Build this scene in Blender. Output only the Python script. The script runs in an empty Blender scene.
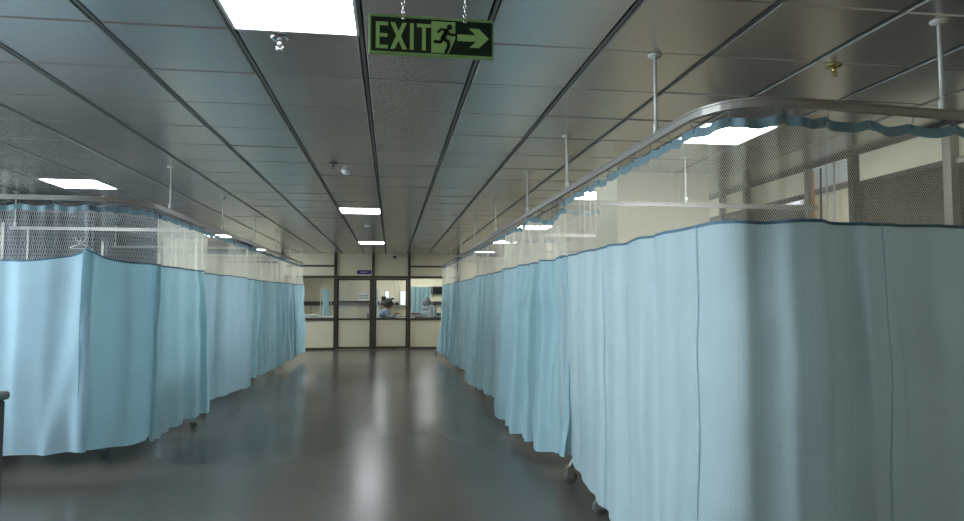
import bpy, math, random
from mathutils import Vector, Matrix, noise
PI = math.pi
S = bpy.context.scene
COL = S.collection
sin, cos = math.sin, math.cos

# ------------------------------------------------------------------ helpers
class MB:
    """collects shapes, then links them as ONE mesh object"""
    def __init__(s): s.v = []; s.f = []; s.m = []; s.uv = {}
    def add(s, vs, fs, mi=0):
        b = len(s.v); s.v += [tuple(p) for p in vs]
        for f in fs: s.f.append([i + b for i in f]); s.m.append(mi)
        return b
    def box(s, x0, x1, y0, y1, z0, z1, mi=0, bev=0.0):
        if bev <= 0:
            vs = [(x, y, z) for x in (x0, x1) for y in (y0, y1) for z in (z0, z1)]
            s.add(vs, [(0,1,3,2),(4,6,7,5),(0,4,5,1),(2,3,7,6),(0,2,6,4),(1,5,7,3)], mi); return
        b = min(bev, (x1-x0)*.45, (y1-y0)*.45, (z1-z0)*.45)
        vs = []
        for x, sx in ((x0, 1), (x1, -1)):
            for y, sy in ((y0, 1), (y1, -1)):
                for z, sz in ((z0, 1), (z1, -1)):
                    vs += [(x, y+sy*b, z+sz*b), (x+sx*b, y, z+sz*b), (x+sx*b, y+sy*b, z)]
        def c(i, j, k, a): return (i*4 + j*2 + k)*3 + a
        F = [[c(i,0,0,0), c(i,1,0,0), c(i,1,1,0), c(i,0,1,0)] for i in (0,1)]
        F += [[c(0,j,0,1), c(1,j,0,1), c(1,j,1,1), c(0,j,1,1)] for j in (0,1)]
        F += [[c(0,0,k,2), c(1,0,k,2), c(1,1,k,2), c(0,1,k,2)] for k in (0,1)]
        for i in (0,1):
            for j in (0,1): F.append([c(i,j,0,0), c(i,j,1,0), c(i,j,1,1), c(i,j,0,1)])
            for k in (0,1): F.append([c(i,0,k,0), c(i,1,k,0), c(i,1,k,2), c(i,0,k,2)])
        for j in (0,1):
            for k in (0,1): F.append([c(0,j,k,1), c(1,j,k,1), c(1,j,k,2), c(0,j,k,2)])
        for i in (0,1):
            for j in (0,1):
                for k in (0,1): F.append([c(i,j,k,0), c(i,j,k,1), c(i,j,k,2)])
        s.add(vs, F, mi)
    def tube(s, pts, r, n=8, mi=0, cap=True):
        pts = [Vector(p) for p in pts]
        rs = r if isinstance(r, (list, tuple)) else [r]*len(pts)
        rings = []; up = None
        for i, p in enumerate(pts):
            t = (pts[min(i+1, len(pts)-1)] - pts[max(i-1, 0)]).normalized()
            if up is None:
                up = Vector((0,0,1)) if abs(t.z) < .9 else Vector((1,0,0))
            a = t.cross(up)
            if a.length < 1e-5: a = t.cross(Vector((0,1,0)))
            a.normalize(); b = a.cross(t).normalized(); up = b
            rings.append([p + rs[i]*(cos(2*PI*k/n)*a + sin(2*PI*k/n)*b) for k in range(n)])
        vs = [q for g in rings for q in g]; fs = []
        for i in range(len(pts)-1):
            for k in range(n):
                k2 = (k+1) % n
                fs.append((i*n+k, i*n+k2, (i+1)*n+k2, (i+1)*n+k))
        if cap:
            fs.append(list(range(n))); fs.append([(len(pts)-1)*n+k for k in range(n)][::-1])
        s.add(vs, fs, mi)
    def lathe(s, prof, c=(0,0,0), n=20, axis='z', mi=0):
        vs = []; 
        for (r, h) in prof:
            for k in range(n):
                a = 2*PI*k/n
                if axis == 'z': vs.append((c[0]+r*cos(a), c[1]+r*sin(a), c[2]+h))
                elif axis == 'y': vs.append((c[0]+r*cos(a), c[1]+h, c[2]+r*sin(a)))
                else: vs.append((c[0]+h, c[1]+r*cos(a), c[2]+r*sin(a)))
        fs = []
        for i in range(len(prof)-1):
            for k in range(n):
                k2 = (k+1) % n; fs.append((i*n+k, i*n+k2, (i+1)*n+k2, (i+1)*n+k))
        fs.append(list(range(n))); fs.append([(len(prof)-1)*n+k for k in range(n)][::-1])
        s.add(vs, fs, mi)
    def ball(s, c, r, nu=14, nv=9, mi=0):
        if not isinstance(r, (list, tuple)): r = (r, r, r)
        vs = [(c[0], c[1], c[2]-r[2])]
        for j in range(1, nv):
            p = -PI/2 + PI*j/nv
            for k in range(nu):
                a = 2*PI*k/nu
                vs.append((c[0]+r[0]*cos(p)*cos(a), c[1]+r[1]*cos(p)*sin(a), c[2]+r[2]*sin(p)))
        vs.append((c[0], c[1], c[2]+r[2])); fs = []
        for k in range(nu): fs.append((0, 1+(k+1) % nu, 1+k))
        for j in range(nv-2):
            for k in range(nu):
                a = 1+j*nu+k; b = 1+j*nu+(k+1) % nu; fs.append((a, b, b+nu, a+nu))
        L = len(vs)-1
        for k in range(nu): fs.append((L, 1+(nv-2)*nu+k, 1+(nv-2)*nu+(k+1) % nu))
        s.add(vs, fs, mi)
    def prism(s, poly, y0, y1, mi=0):
        """polygon in x,z extruded in y"""
        n = len(poly)
        vs = [(x, y0, z) for x, z in poly] + [(x, y1, z) for x, z in poly]
        fs = [list(range(n))[::-1], list(range(n, 2*n))] + [(i, (i+1) % n, n+(i+1) % n, n+i) for i in range(n)]
        s.add(vs, fs, mi)
    def build(s, name, mats, parent=None, loc=(0,0,0), smooth=False, kind=None):
        me = bpy.data.meshes.new(name)
        me.from_pydata([tuple(p) for p in s.v], [], s.f)
        if not isinstance(mats, (list, tuple)): mats = [mats]
        for m in mats: me.materials.append(m)
        me.polygons.foreach_set('material_index', s.m)
        if smooth: me.polygons.foreach_set('use_smooth', [True]*len(s.f))
        me.update()
        import bmesh
        if not s.uv:
            bm = bmesh.new(); bm.from_mesh(me); bmesh.ops.recalc_face_normals(bm, faces=bm.faces); bm.to_mesh(me); bm.free()
        else:
            ul = me.uv_layers.new(name='UVMap')
            for lp in me.loops: ul.data[lp.index].uv = s.uv[lp.vertex_index]
        o = bpy.data.objects.new(name, me); COL.objects.link(o)
        o.location = loc
        if parent is not None: o.parent = parent
        if kind: o['kind'] = kind
        return o

def tag(o, label=None, cat=None, group=None, kind=None):
    if label: o['label'] = label
    if cat: o['category'] = cat
    if group: o['group'] = group
    if kind: o['kind'] = kind
    return o
def thing(name, label, cat, loc=(0,0,0), rz=0, group=None):
    o = bpy.data.objects.new(name, None); COL.objects.link(o)
    o.empty_display_size = .1
    o.location = loc; o.rotation_euler = (0, 0, rz)
    return tag(o, label, cat, group)
def copy_tree(o, parent=None):
    c = o.copy(); COL.objects.link(c); c.parent = parent
    for ch in KIDS(o): copy_tree(ch, c)
    return c
def KIDS(o): return [x for x in COL.objects if x.parent == o]

# ------------------------------------------------------------------ materials
def lin(r, g, b):
    f = lambda c: (c/255/12.92) if c/255 <= .04045 else ((c/255+.055)/1.055)**2.4
    return (f(r), f(g), f(b), 1)
def mat(name, col, rough=.5, metal=0.0, spec=.5, noise_s=0, noise_a=.1, bump=0, bump_s=40, emis=None, es=0, coat=0):
    m = bpy.data.materials.new(name); m.use_nodes = True
    nt = m.node_tree; p = nt.nodes['Principled BSDF']
    p.inputs['Base Color'].default_value = col
    p.inputs['Roughness'].default_value = rough
    p.inputs['Metallic'].default_value = metal
    p.inputs['Specular IOR Level'].default_value = spec
    if coat: p.inputs['Coat Weight'].default_value = coat
    if emis: p.inputs['Emission Color'].default_value = emis; p.inputs['Emission Strength'].default_value = es
    tc = nt.nodes.new('ShaderNodeTexCoord')
    if noise_s:
        n = nt.nodes.new('ShaderNodeTexNoise'); n.inputs['Scale'].default_value = noise_s; n.inputs['Detail'].default_value = 4
        nt.links.new(tc.outputs['Object'], n.inputs['Vector'])
        mx = nt.nodes.new('ShaderNodeMix'); mx.data_type = 'RGBA'
        mx.inputs[6].default_value = tuple(c*(1-noise_a) for c in col[:3])+(1,)
        mx.inputs[7].default_value = tuple(min(1, c*(1+noise_a)) for c in col[:3])+(1,)
        nt.links.new(n.outputs['Fac'], mx.inputs[0]); nt.links.new(mx.outputs[2], p.inputs['Base Color'])
    if bump:
        n = nt.nodes.new('ShaderNodeTexNoise'); n.inputs['Scale'].default_value = bump_s
        nt.links.new(tc.outputs['Object'], n.inputs['Vector'])
        b = nt.nodes.new('ShaderNodeBump'); b.inputs['Strength'].default_value = bump; b.inputs['Distance'].default_value = .01
        nt.links.new(n.outputs['Fac'], b.inputs['Height']); nt.links.new(b.outputs['Normal'], p.inputs['Normal'])
    return m

def fabric(name, col, trans=.35, rough=.55):
    """woven curtain cloth, a little translucent, with a faint diamond figure"""
    m = bpy.data.materials.new(name); m.use_nodes = True; nt = m.node_tree
    N, L = nt.nodes.new, nt.links.new
    p = nt.nodes['Principled BSDF']; out = nt.nodes['Material Output']
    uv = N('ShaderNodeUVMap'); uv.uv_map = 'UVMap'
    sp = N('ShaderNodeSeparateXYZ'); L(uv.outputs[0], sp.inputs[0])
    def mth(op, a, b=None):
        n = N('ShaderNodeMath'); n.operation = op
        for i, q in enumerate((a, b)):
            if q is None: continue
            if isinstance(q, (int, float)): n.inputs[i].default_value = q
            else: L(q, n.inputs[i])
        return n.outputs[0]
    a = mth('ADD', sp.outputs[0], sp.outputs[1]); b = mth('SUBTRACT', sp.outputs[0], sp.outputs[1])
    fig = mth('MULTIPLY', mth('SINE', mth('MULTIPLY', a, 150)), mth('SINE', mth('MULTIPLY', b, 150)))
    fig = mth('GREATER_THAN', fig, .35)
    nz = N('ShaderNodeTexNoise'); nz.inputs['Scale'].default_value = 3; nz.inputs['Detail'].default_value = 3
    L(uv.outputs[0], nz.inputs['Vector'])
    fac = mth('ADD', mth('MULTIPLY', fig, .20), mth('MULTIPLY', nz.outputs['Fac'], .80))
    mx = N('ShaderNodeMix'); mx.data_type = 'RGBA'; L(fac, mx.inputs[0])
    mx.inputs[6].default_value = tuple(c*.88 for c in col[:3])+(1,)
    mx.inputs[7].default_value = tuple(min(1, c*1.13) for c in col[:3])+(1,)
    L(mx.outputs[2], p.inputs['Base Color'])
    p.inputs['Roughness'].default_value = rough; p.inputs['Specular IOR Level'].default_value = .35
    p.inputs['Sheen Weight'].default_value = .15
    nb = N('ShaderNodeTexNoise'); nb.inputs['Scale'].default_value = 14; nb.inputs['Detail'].default_value = 3
    mp = N('ShaderNodeMapping'); mp.inputs['Scale'].default_value = (1, .45, 1); L(uv.outputs[0], mp.inputs[0]); L(mp.outputs[0], nb.inputs['Vector'])
    bp = N('ShaderNodeBump'); bp.inputs['Strength'].default_value = .35; bp.inputs['Distance'].default_value = .006
    L(nb.outputs['Fac'], bp.inputs['Height']); L(bp.outputs[0], p.inputs['Normal'])
    tr = N('ShaderNodeBsdfTranslucent'); L(mx.outputs[2], tr.inputs['Color'])
    ms = N('ShaderNodeMixShader'); ms.inputs[0].default_value = trans
    L(p.outputs[0], ms.inputs[1]); L(tr.outputs[0], ms.inputs[2]); L(ms.outputs[0], out.inputs['Surface'])
    return m

def netting(name, col, w=.36, pu=.009, pv=.018):
    m = bpy.data.materials.new(name); m.use_nodes = True; nt = m.node_tree
    N, L = nt.nodes.new, nt.links.new
    p = nt.nodes['Principled BSDF']; out = nt.nodes['Material Output']
    uv = N('ShaderNodeUVMap'); uv.uv_map = 'UVMap'
    sp = N('ShaderNodeSeparateXYZ'); L(uv.outputs[0], sp.inputs[0])
    def mth(op, a, b=None):
        n = N('ShaderNodeMath'); n.operation = op
        for i, q in enumerate((a, b)):
            if q is None: continue
            if isinstance(q, (int, float)): n.inputs[i].default_value = q
            else: L(q, n.inputs[i])
        return n.outputs[0]
    u = mth('MULTIPLY', sp.outputs[0], PI/pu); v = mth('MULTIPLY', sp.outputs[1], PI/pv)
    s1 = mth('ABSOLUTE', mth('SINE', mth('ADD', u, v))); s2 = mth('ABSOLUTE', mth('SINE', mth('SUBTRACT', u, v)))
    hole = mth('GREATER_THAN', mth('MINIMUM', s1, s2), w)
    p.inputs['Base Color'].default_value = col; p.inputs['Roughness'].default_value = .7
    tl = N('ShaderNodeBsdfTranslucent'); tl.inputs[0].default_value = col
    m1 = N('ShaderNodeMixShader'); m1.inputs[0].default_value = .4; L(p.outputs[0], m1.inputs[1]); L(tl.outputs[0], m1.inputs[2])
    tr = N('ShaderNodeBsdfTransparent')
    ms = N('ShaderNodeMixShader'); L(hole, ms.inputs[0]); L(m1.outputs[0], ms.inputs[1]); L(tr.outputs[0], ms.inputs[2])
    L(ms.outputs[0], out.inputs['Surface'])
    return m

def glass(name, tint=(.9,.93,.92,1), refl=.08, haze=0):
    m = bpy.data.materials.new(name); m.use_nodes = True; nt = m.node_tree
    N, L = nt.nodes.new, nt.links.new; out = nt.nodes['Material Output']; nt.nodes.remove(nt.nodes['Principled BSDF'])
    t = N('ShaderNodeBsdfTransparent'); t.inputs[0].default_value = tint
    g = N('ShaderNodeBsdfGlossy'); g.inputs['Roughness'].default_value = .03
    fr = N('ShaderNodeFresnel'); fr.inputs[0].default_value = 1.45
    ad = N('ShaderNodeMath'); ad.operation = 'ADD'; L(fr.outputs[0], ad.inputs[0]); ad.inputs[1].default_value = refl
    a = N('ShaderNodeMixShader'); L(ad.outputs[0], a.inputs[0]); L(t.outputs[0], a.inputs[1]); L(g.outputs[0], a.inputs[2])
    last = a
    if haze:
        d = N('ShaderNodeBsdfDiffuse'); d.inputs[0].default_value = (.7,.7,.68,1)
        b = N('ShaderNodeMixShader'); b.inputs[0].default_value = haze; L(a.outputs[0], b.inputs[1]); L(d.outputs[0], b.inputs[2]); last = b
    L(last.outputs[0], out.inputs['Surface'])
    return m

def emis(name, col, st):
    m = bpy.data.materials.new(name); m.use_nodes = True; nt = m.node_tree
    p = nt.nodes['Principled BSDF']; p.inputs['Base Color'].default_value = (.8,.8,.8,1)
    p.inputs['Emission Color'].default_value = col; p.inputs['Emission Strength'].default_value = st
    return m

PANEL_EMIT = 33.0
M = {}
M['tile'] = mat('ceiling_tile_metal', (.53,.50,.475,1), .26, .72, noise_s=1.2, noise_a=.06)
M['groove'] = mat('ceiling_groove', (.015,.015,.016,1), .7)
M['runner'] = mat('ceiling_runner', (.16,.165,.165,1), .45, .3)
M['floor'] = mat('floor_epoxy', (.075,.077,.074,1), .2, 0, .32)
M['cream'] = mat('cream_laminate', lin(208,200,172), .45, noise_s=2, noise_a=.04)
M['cream_wall'] = mat('cream_paint', lin(226,214,184), .7, noise_s=3, noise_a=.03)
M['pale_wall'] = mat('pale_wall_paint', lin(66,68,72), .7, noise_s=3, noise_a=.03)
M['white'] = mat('white_paint', lin(225,225,220), .5)
M['bronze'] = mat('bronze_frame', lin(74,66,56), .4, .4)
M['bronze_dark'] = mat('bronze_frame_dark', lin(46,42,38), .5, .1)  # darker bronze of the right partition's beams and posts
M['alu'] = mat('anodised_aluminium', lin(138,134,124), .35, .5)
M['rail'] = mat('rail_aluminium', lin(158,154,148), .35, .35)
M['rod'] = mat('rod_white_metal', lin(205,203,196), .4, .1)
M['dark_glass'] = mat('dark_glass', lin(38,36,36), .12, 0, .6)
M['glass'] = glass('clear_glass', refl=.0)
M['glass_haze'] = glass('hazy_glass', refl=.10, haze=.16)
M['chrome'] = mat('chrome', (.7,.7,.7,1), .2, 1)
M['brass'] = mat('brass', (.55,.42,.2,1), .25, 1)
M['black'] = mat('black_plastic', (.02,.02,.02,1), .4)
M['rubber'] = mat('grey_rubber', (.12,.12,.12,1), .7)
M['frame_white'] = mat('light_frame_white', lin(220,220,220), .4)
M['diffuser'] = emis('light_diffuser', (.93,.97,1,1), PANEL_EMIT)
M['sign_dark'] = mat('sign_dark_green', lin(8,42,22), .35, noise_s=20, noise_a=.05)
M['sign_light'] = mat('sign_pale_green', lin(176,222,140), .45)
M['sign_edge'] = mat('sign_edge_green', lin(150,192,124), .4)
M['purple'] = mat('purple_plate', lin(62,44,120), .4)
M['hook'] = mat('hook_dark', (.12,.13,.14,1), .35, .6)
M['binding'] = mat('binding_blue', lin(78,112,130), .7)
M['seam'] = mat('seam_blue', lin(150,184,194), .7)
M['mattress'] = mat('mattress_vinyl', lin(60,90,100), .5)
M['bedmetal'] = mat('bed_enamel', lin(200,200,192), .4, .1)
M['cabinet'] = mat('dark_cabinet_paint', lin(54,55,58), .45, .1, noise_s=6, noise_a=.05)
M['orange'] = mat('orange_paint', lin(208,128,40), .45)
M['skin'] = mat('skin', lin(150,105,80), .55)
M['hair'] = mat('black_hair', (.012,.010,.010,1), .45, bump=.5, bump_s=80)
M['scrub'] = mat('grey_blue_cotton', lin(120,136,150), .8, bump=.2, bump_s=60)
M['pale_cloth'] = mat('pale_grey_cloth', lin(176,180,182), .8, bump=.2, bump_s=60)
M['trouser'] = mat('navy_cloth', lin(44,50,66), .8)
M['paper'] = mat('paper', lin(232,230,222), .7)
M['desk'] = mat('desk_laminate', lin(168,170,170), .5)
M['chair'] = mat('grey_chair_vinyl', lin(86,92,100), .5)
M['ceramic'] = mat('white_ceramic', lin(225,228,228), .15)
M['water_bottle'] = mat('clear_plastic_pale', lin(190,205,215), .2)
M['ink'] = mat('grey_ink', lin(110,110,112), .7)
M['screen'] = mat('dark_screen', (.01,.01,.012,1), .15)

# net and cloths
M['net_near'] = netting('curtain_net', lin(222,216,198), .31)
M['net_wide'] = netting('curtain_net_wide', lin(200,204,206), .25, .015, .07)
M['net_dense'] = netting('curtain_net_dense', lin(236,230,212), .55)
M['band'] = fabric('hem_band_cloth', lin(108,134,142), .25)
FAB = dict(
    pale=fabric('pale_blue_cloth', lin(184,207,212), .30),
    aqua=fabric('aqua_cloth', lin(154,193,203), .32),
    milky=fabric('milky_blue_cloth', lin(176,205,218), .34),
    blue=fabric('sky_blue_cloth', lin(174,208,217), .32),
    teal=fabric('light_teal_cloth', lin(168,203,210), .32),
    grey=fabric('grey_blue_cloth', lin(166,196,206), .30),
)

# floor material: waxed, wavy, with faint cloudy wear
def tune_floor():
    nt = M['floor'].node_tree; N, L = nt.nodes.new, nt.links.new; p = nt.nodes['Principled BSDF']
    tc = N('ShaderNodeTexCoord')
    n = N('ShaderNodeTexNoise'); n.inputs['Scale'].default_value = .9; n.inputs['Detail'].default_value = 1; mp = N('ShaderNodeMapping'); mp.inputs['Location'].default_value = (3.3, 1.7, .37); L(tc.outputs['Object'], mp.inputs[0]); L(mp.outputs[0], n.inputs[0])
    r = N('ShaderNodeMapRange'); r.inputs[3].default_value = .17; r.inputs[4].default_value = .30; L(n.outputs['Fac'], r.inputs[0]); L(r.outputs[0], p.inputs['Roughness'])
    cr = N('ShaderNodeMix'); cr.data_type = 'RGBA'; cr.inputs[6].default_value = (.098,.089,.076,1); cr.inputs[7].default_value = (.136,.125,.107,1)
    L(n.outputs['Fac'], cr.inputs[0]); L(cr.outputs[2], p.inputs['Base Color'])
tune_floor()

# ------------------------------------------------------------------ camera
F, CX, CY, VX, VY = 645.0, 482.0, 260.5, 391.0, 298.0
fy = Vector((VX-CX, -(VY-CY), -F)).normalized()
nz_ = Vector((0, F, -(VY-CY))).normalized()
fx = fy.cross(nz_)
Rm = Matrix((fx, fy, nz_))
cam = bpy.data.cameras.new('camera'); co = bpy.data.objects.new('camera', cam); COL.objects.link(co)
co.matrix_world = Matrix.Translation((0, 0, 1.47)) @ Rm.to_4x4()
cam.sensor_width = 36; cam.lens = 36*F/964; cam.clip_start = .05; cam.clip_end = 100
S.camera = co

# ------------------------------------------------------------------ room shell
ZC = 2.74; XL, XR, YB, YF = -5.5, 3.98, -4.0, 18.85
XL2, XR2, YF2 = -5.5, 3.98, 25.2
def struct(name, mb, m, parent=None, smooth=False):
    return mb.build(name, m, parent, smooth=smooth, kind='structure')
b = MB(); b.box(XL-.2, XR+.2, YB-.2, YF2+.2, -.12, 0); struct('floor', b, M['floor'])

lights = []   # (column index, row index) of ceiling tiles taken by light panels
X0 = -.154; Y0 = 3.12
LP = {'corridor': [(-1, -1), (-1, 10), (-1, 19), (-1, -11)],  # last corridor panel is out of view, added to light the near curtain front
      'right': [(4, 2), (4, 7), (4, 13), (4, 18), (4, 23)],
      'left': [(-6, 7), (-6, 17), (-6, 23)],
      'beyond': [(2, 34), (-1, 33), (-1, 27), (4, 31), (-5, 30)]}
taken = set(q for v in LP.values() for q in v)
random.seed(5)
b = MB()
cg, rg = .017, .0025
for i in range(-9, 8):
    for j in range(-12, 37):
        x0, x1 = X0+.6*i, X0+.6*(i+1); y0, y1 = Y0+.61*j, Y0+.61*(j+1)
        if (i, j) in taken: continue
        x0 = max(x0, XL); x1 = min(x1, XR); y0 = max(y0, YB); y1 = min(y1, YF2)
        if x1-x0 < .1 or y1-y0 < .1: continue
        x0 += cg; x1 -= cg; y0 += rg; y1 -= rg
        t1 = random.uniform(-.0030, .0030); t2 = random.uniform(-.0020, .0020); u = .006
        z = lambda sx, sy: ZC + t1*sy + t2*sx
        vs = [(x0+u, y0+u, z(-1,-1)), (x1-u, y0+u, z(1,-1)), (x1-u, y1-u, z(1,1)), (x0+u, y1-u, z(-1,1)),
              (x0, y0, ZC+.006), (x1, y0, ZC+.006), (x1, y1, ZC+.006), (x0, y1, ZC+.006),
              (x0, y0, ZC+.03), (x1, y0, ZC+.03), (x1, y1, ZC+.03), (x0, y1, ZC+.03)]
        b.add(vs, [(0,3,2,1), (0,1,5,4), (1,2,6,5), (2,3,7,6), (3,0,4,7), (4,5,9,8), (5,6,10,9), (6,7,11,10), (7,4,8,11)], 0)
for i in range(-9, 9):
    x = X0+.6*i
    if XL < x < XR: b.box(x-.008, x+.008, YB, YF2, ZC+.003, ZC+.012, 2)
b.box(XL-.2, XR+.2, YB-.2, YF2+.2, ZC+.031, ZC+.16, 1)
me_ceiling = struct('ceiling', b, [M['tile'], M['groove'], M['runner']])

# right wall: partition of cream panels over dark glass, in posts
b = MB()
b.box(XR, XR+.15, YB, YF2, 0, ZC+.03)
struct('wall_right', b, M['cream_wall'])
b = MB(); b.box(XR-.03, XR, 2.0, 7.9, 2.70, ZC-.002); b.box(XR-.03, XR, 2.0, 4.98, 2.425, 2.465); b.box(XR-.03, XR, 5.6, 7.9, 2.43, 2.475)
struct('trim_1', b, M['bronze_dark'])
b = MB()
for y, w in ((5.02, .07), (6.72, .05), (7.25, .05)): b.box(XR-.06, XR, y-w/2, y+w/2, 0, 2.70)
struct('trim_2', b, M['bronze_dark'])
b = MB()
for y, w in ((4.04, .07), (5.61, .05)): b.box(XR-.07, XR, y-w/2, y+w/2, 0, 2.70)
b.box(XR-.035, XR, 5.055, 5.585, 2.44, 2.49); b.box(XR-.035, XR, 2.0, 4.0, 2.42, 2.45)
struct('trim_3', b, M['alu'])
for n, (y0, y1) in enumerate(((2.0, 4.0), (4.08, 4.985), (5.64, 6.69), (6.75, 7.22), (7.28, 7.9))):
    b = MB(); b.box(XR-.012, XR, y0, y1, 1.0, 2.425)
    struct('window_%d' % (n+1), b, M['dark_glass'])
b = MB(); b.box(XR-.014, XR, 5.055, 5.585, 2.49, 2.70); struct('trim_4', b, M['white'])

# column between the first and second cubicle
b = MB(); b.box(2.24, 3.22, 6.17, 6.85, 0, ZC+.02); struct('trim_5', b, M['cream_wall'])
b = MB(); b.box(XL, -3.3, 15.9, 16.3, 2.52, ZC+.02); struct('trim_6', b, M['pale_wall'])

# left wall with tall narrow window openings
WINS = [(.6, 2.0), (3.6, 5.0), (6.9, 7.7), (9.75, 10.22), (10.66, 10.86), (13.2, 13.5), (16.55, 17.0), (17.7, 18.2), (20.5, 21.5)]  # first two are out of view, added to give daylight to the left curtains
b = MB(); y = YB
for y0, y1 in WINS:
    b.box(XL-.15, XL, y, y0, 0, ZC+.03); b.box(XL-.15, XL, y0, y1, 0, .9); b.box(XL-.15, XL, y0, y1, 2.6, ZC+.03); y = y1
b.box(XL-.15, XL, y, YF2, 0, ZC+.03)
struct('wall_left', b, M['pale_wall'])
for n, (y0, y1) in enumerate(WINS):
    b = MB(); b.box(XL-.09, XL-.08, y0, y1, .9, 2.6); w = struct('window_%d' % (n+6), b, M['glass'])
    b = MB(); t = .03
    b.box(XL-.10, XL-.06, y0, y0+t, .9, 2.6); b.box(XL-.10, XL-.06, y1-t, y1, .9, 2.6)
    b.box(XL-.10, XL-.06, y0, y1, .9, .9+t); b.box(XL-.10, XL-.06, y0, y1, 2.6-t, 2.6)
    if y1-y0 > .6: b.box(XL-.10, XL-.06, (y0+y1)/2-.015, (y0+y1)/2+.015, .9, 2.6)
    b.build('window_frame', M['alu'], w)
b = MB(); b.box(XL-.2, XR+.2, YB-.15, YB, 0, ZC+.03); struct('wall_back', b, M['cream_wall'])

# far partition at YF
PX0, PX1 = -3.05, 1.95
b = MB(); b.box(XL, PX0, YF, YF+.1, 0, ZC+.02); b.box(PX1, XR, YF, YF+.1, 0, ZC+.02)
b.box(PX0, PX1, YF+.02, YF+.08, 2.10, ZC+.02)
for a, c in ((PX0, -1.57), (.56, PX1)): b.box(a, c, YF+.02, YF+.08, .06, .84)
struct('wall_far', b, M['cream'])
b = MB()
for x in (PX0, -1.575, -.51, .52, PX1): b.box(x-.042, x+.042, YF-.02, YF+.1, 0, ZC+.0)
struct('trim_7', b, M['bronze'])
b = MB(); b.box(PX0, PX1, YF-.035, YF+.1, 2.035, 2.105)
for a, c in ((PX0, -1.6), (.55, PX1)):
    b.box(a, c, YF-.01, YF+.1, 2.36, 2.41); b.box(a, c, YF-.015, YF+.1, .83, .89)
struct('trim_8', b, M['bronze'])
for a, c, n in ((PX0, -1.6, 1), (.55, PX1, 2)):
    b = MB(); b.box(a, c, YF-.004, YF+.09, 0, .06); struct('baseboard_far' if n == 1 else 'baseboard_far_right', b, M['bronze'])
for n, (a, c) in enumerate(((PX0+.04, -1.615), (.56, PX1-.04))):
    b = MB(); b.box(a, c, YF+.045, YF+.053, .89, 2.035); struct('window_%d' % (n+16), b, M['glass'])
def door(n, a, c, handle_x, gm, midbar):
    b = MB(); y0, y1 = YF+.02, YF+.065
    b.box(a, a+.05, y0, y1, .01, 2.03); b.box(c-.05, c, y0, y1, .01, 2.03)
    b.box(a, c, y0, y1, .01, .08); b.box(a, c, y0, y1, .84, .89); b.box(a, c, y0, y1, 1.98, 2.03)
    if midbar: b.box(a, c, y0+.005, y1-.005, 1.345, 1.385)
    d = b.build('door_%d' % n, M['bronze'], kind='structure')
    b = MB(); b.box(a+.05, c-.05, y0+.015, y1-.015, .08, .84); b.build('door_panel', M['cream'], d)
    b = MB(); b.box(a+.05, c-.05, y0+.02, y1-.02, .89, 1.98); b.build('door_glass', gm, d)
    b = MB(); b.tube([(handle_x, y0, 1.02), (handle_x, y0-.045, 1.03), (handle_x, y0-.045, 1.27), (handle_x, y0, 1.28)], .013, 8); b.build('door_handle', M['black'], d, smooth=True)
door(1, -1.53, -.555, -.60, M['glass_haze'], True)
door(2, -.465, .475, -.42, M['glass'], False)

# purple sign over the doors
s = tag(MB().build('door_sign', M['purple']), None)
bpy.data.objects.remove(s)
s = thing('door_sign', 'small purple name plate above the left door leaf of the glass partition', 'sign', (-.77, YF+.018, 2.155))
b = MB(); b.box(-.20, .20, -.012, 0, 0, .115, bev=.004); b.build('plate', M['purple'], s)
b = MB(); b.box(-.215, -.20, -.016, 0, .03, .085, bev=.002); b.build('end_clip', M['alu'], s)
b = MB()
random.seed(3); x = -.11
for k in range(7):
    w = random.uniform(.015, .03); b.box(x, x+w, -.014, -.0119, .048, .066); x += w+.008
b.build('lettering', M['paper'], s)

# notice on the left door glass
s = thing('notice_sheet', 'white printed sheet taped on the glass of the left door leaf', 'notice', (-.775, YF+.038, 1.40))
b = MB(); b.box(-.165, .165, -.003, 0, 0, .22)
for i in range(4):
    for j in range(2): b.box(-.13+.07*i, -.09+.07*i, -.0045, -.003, .05+.07*j, .085+.07*j, 1)
b.build('sheet', [M['paper'], M['ink']], s)

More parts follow.
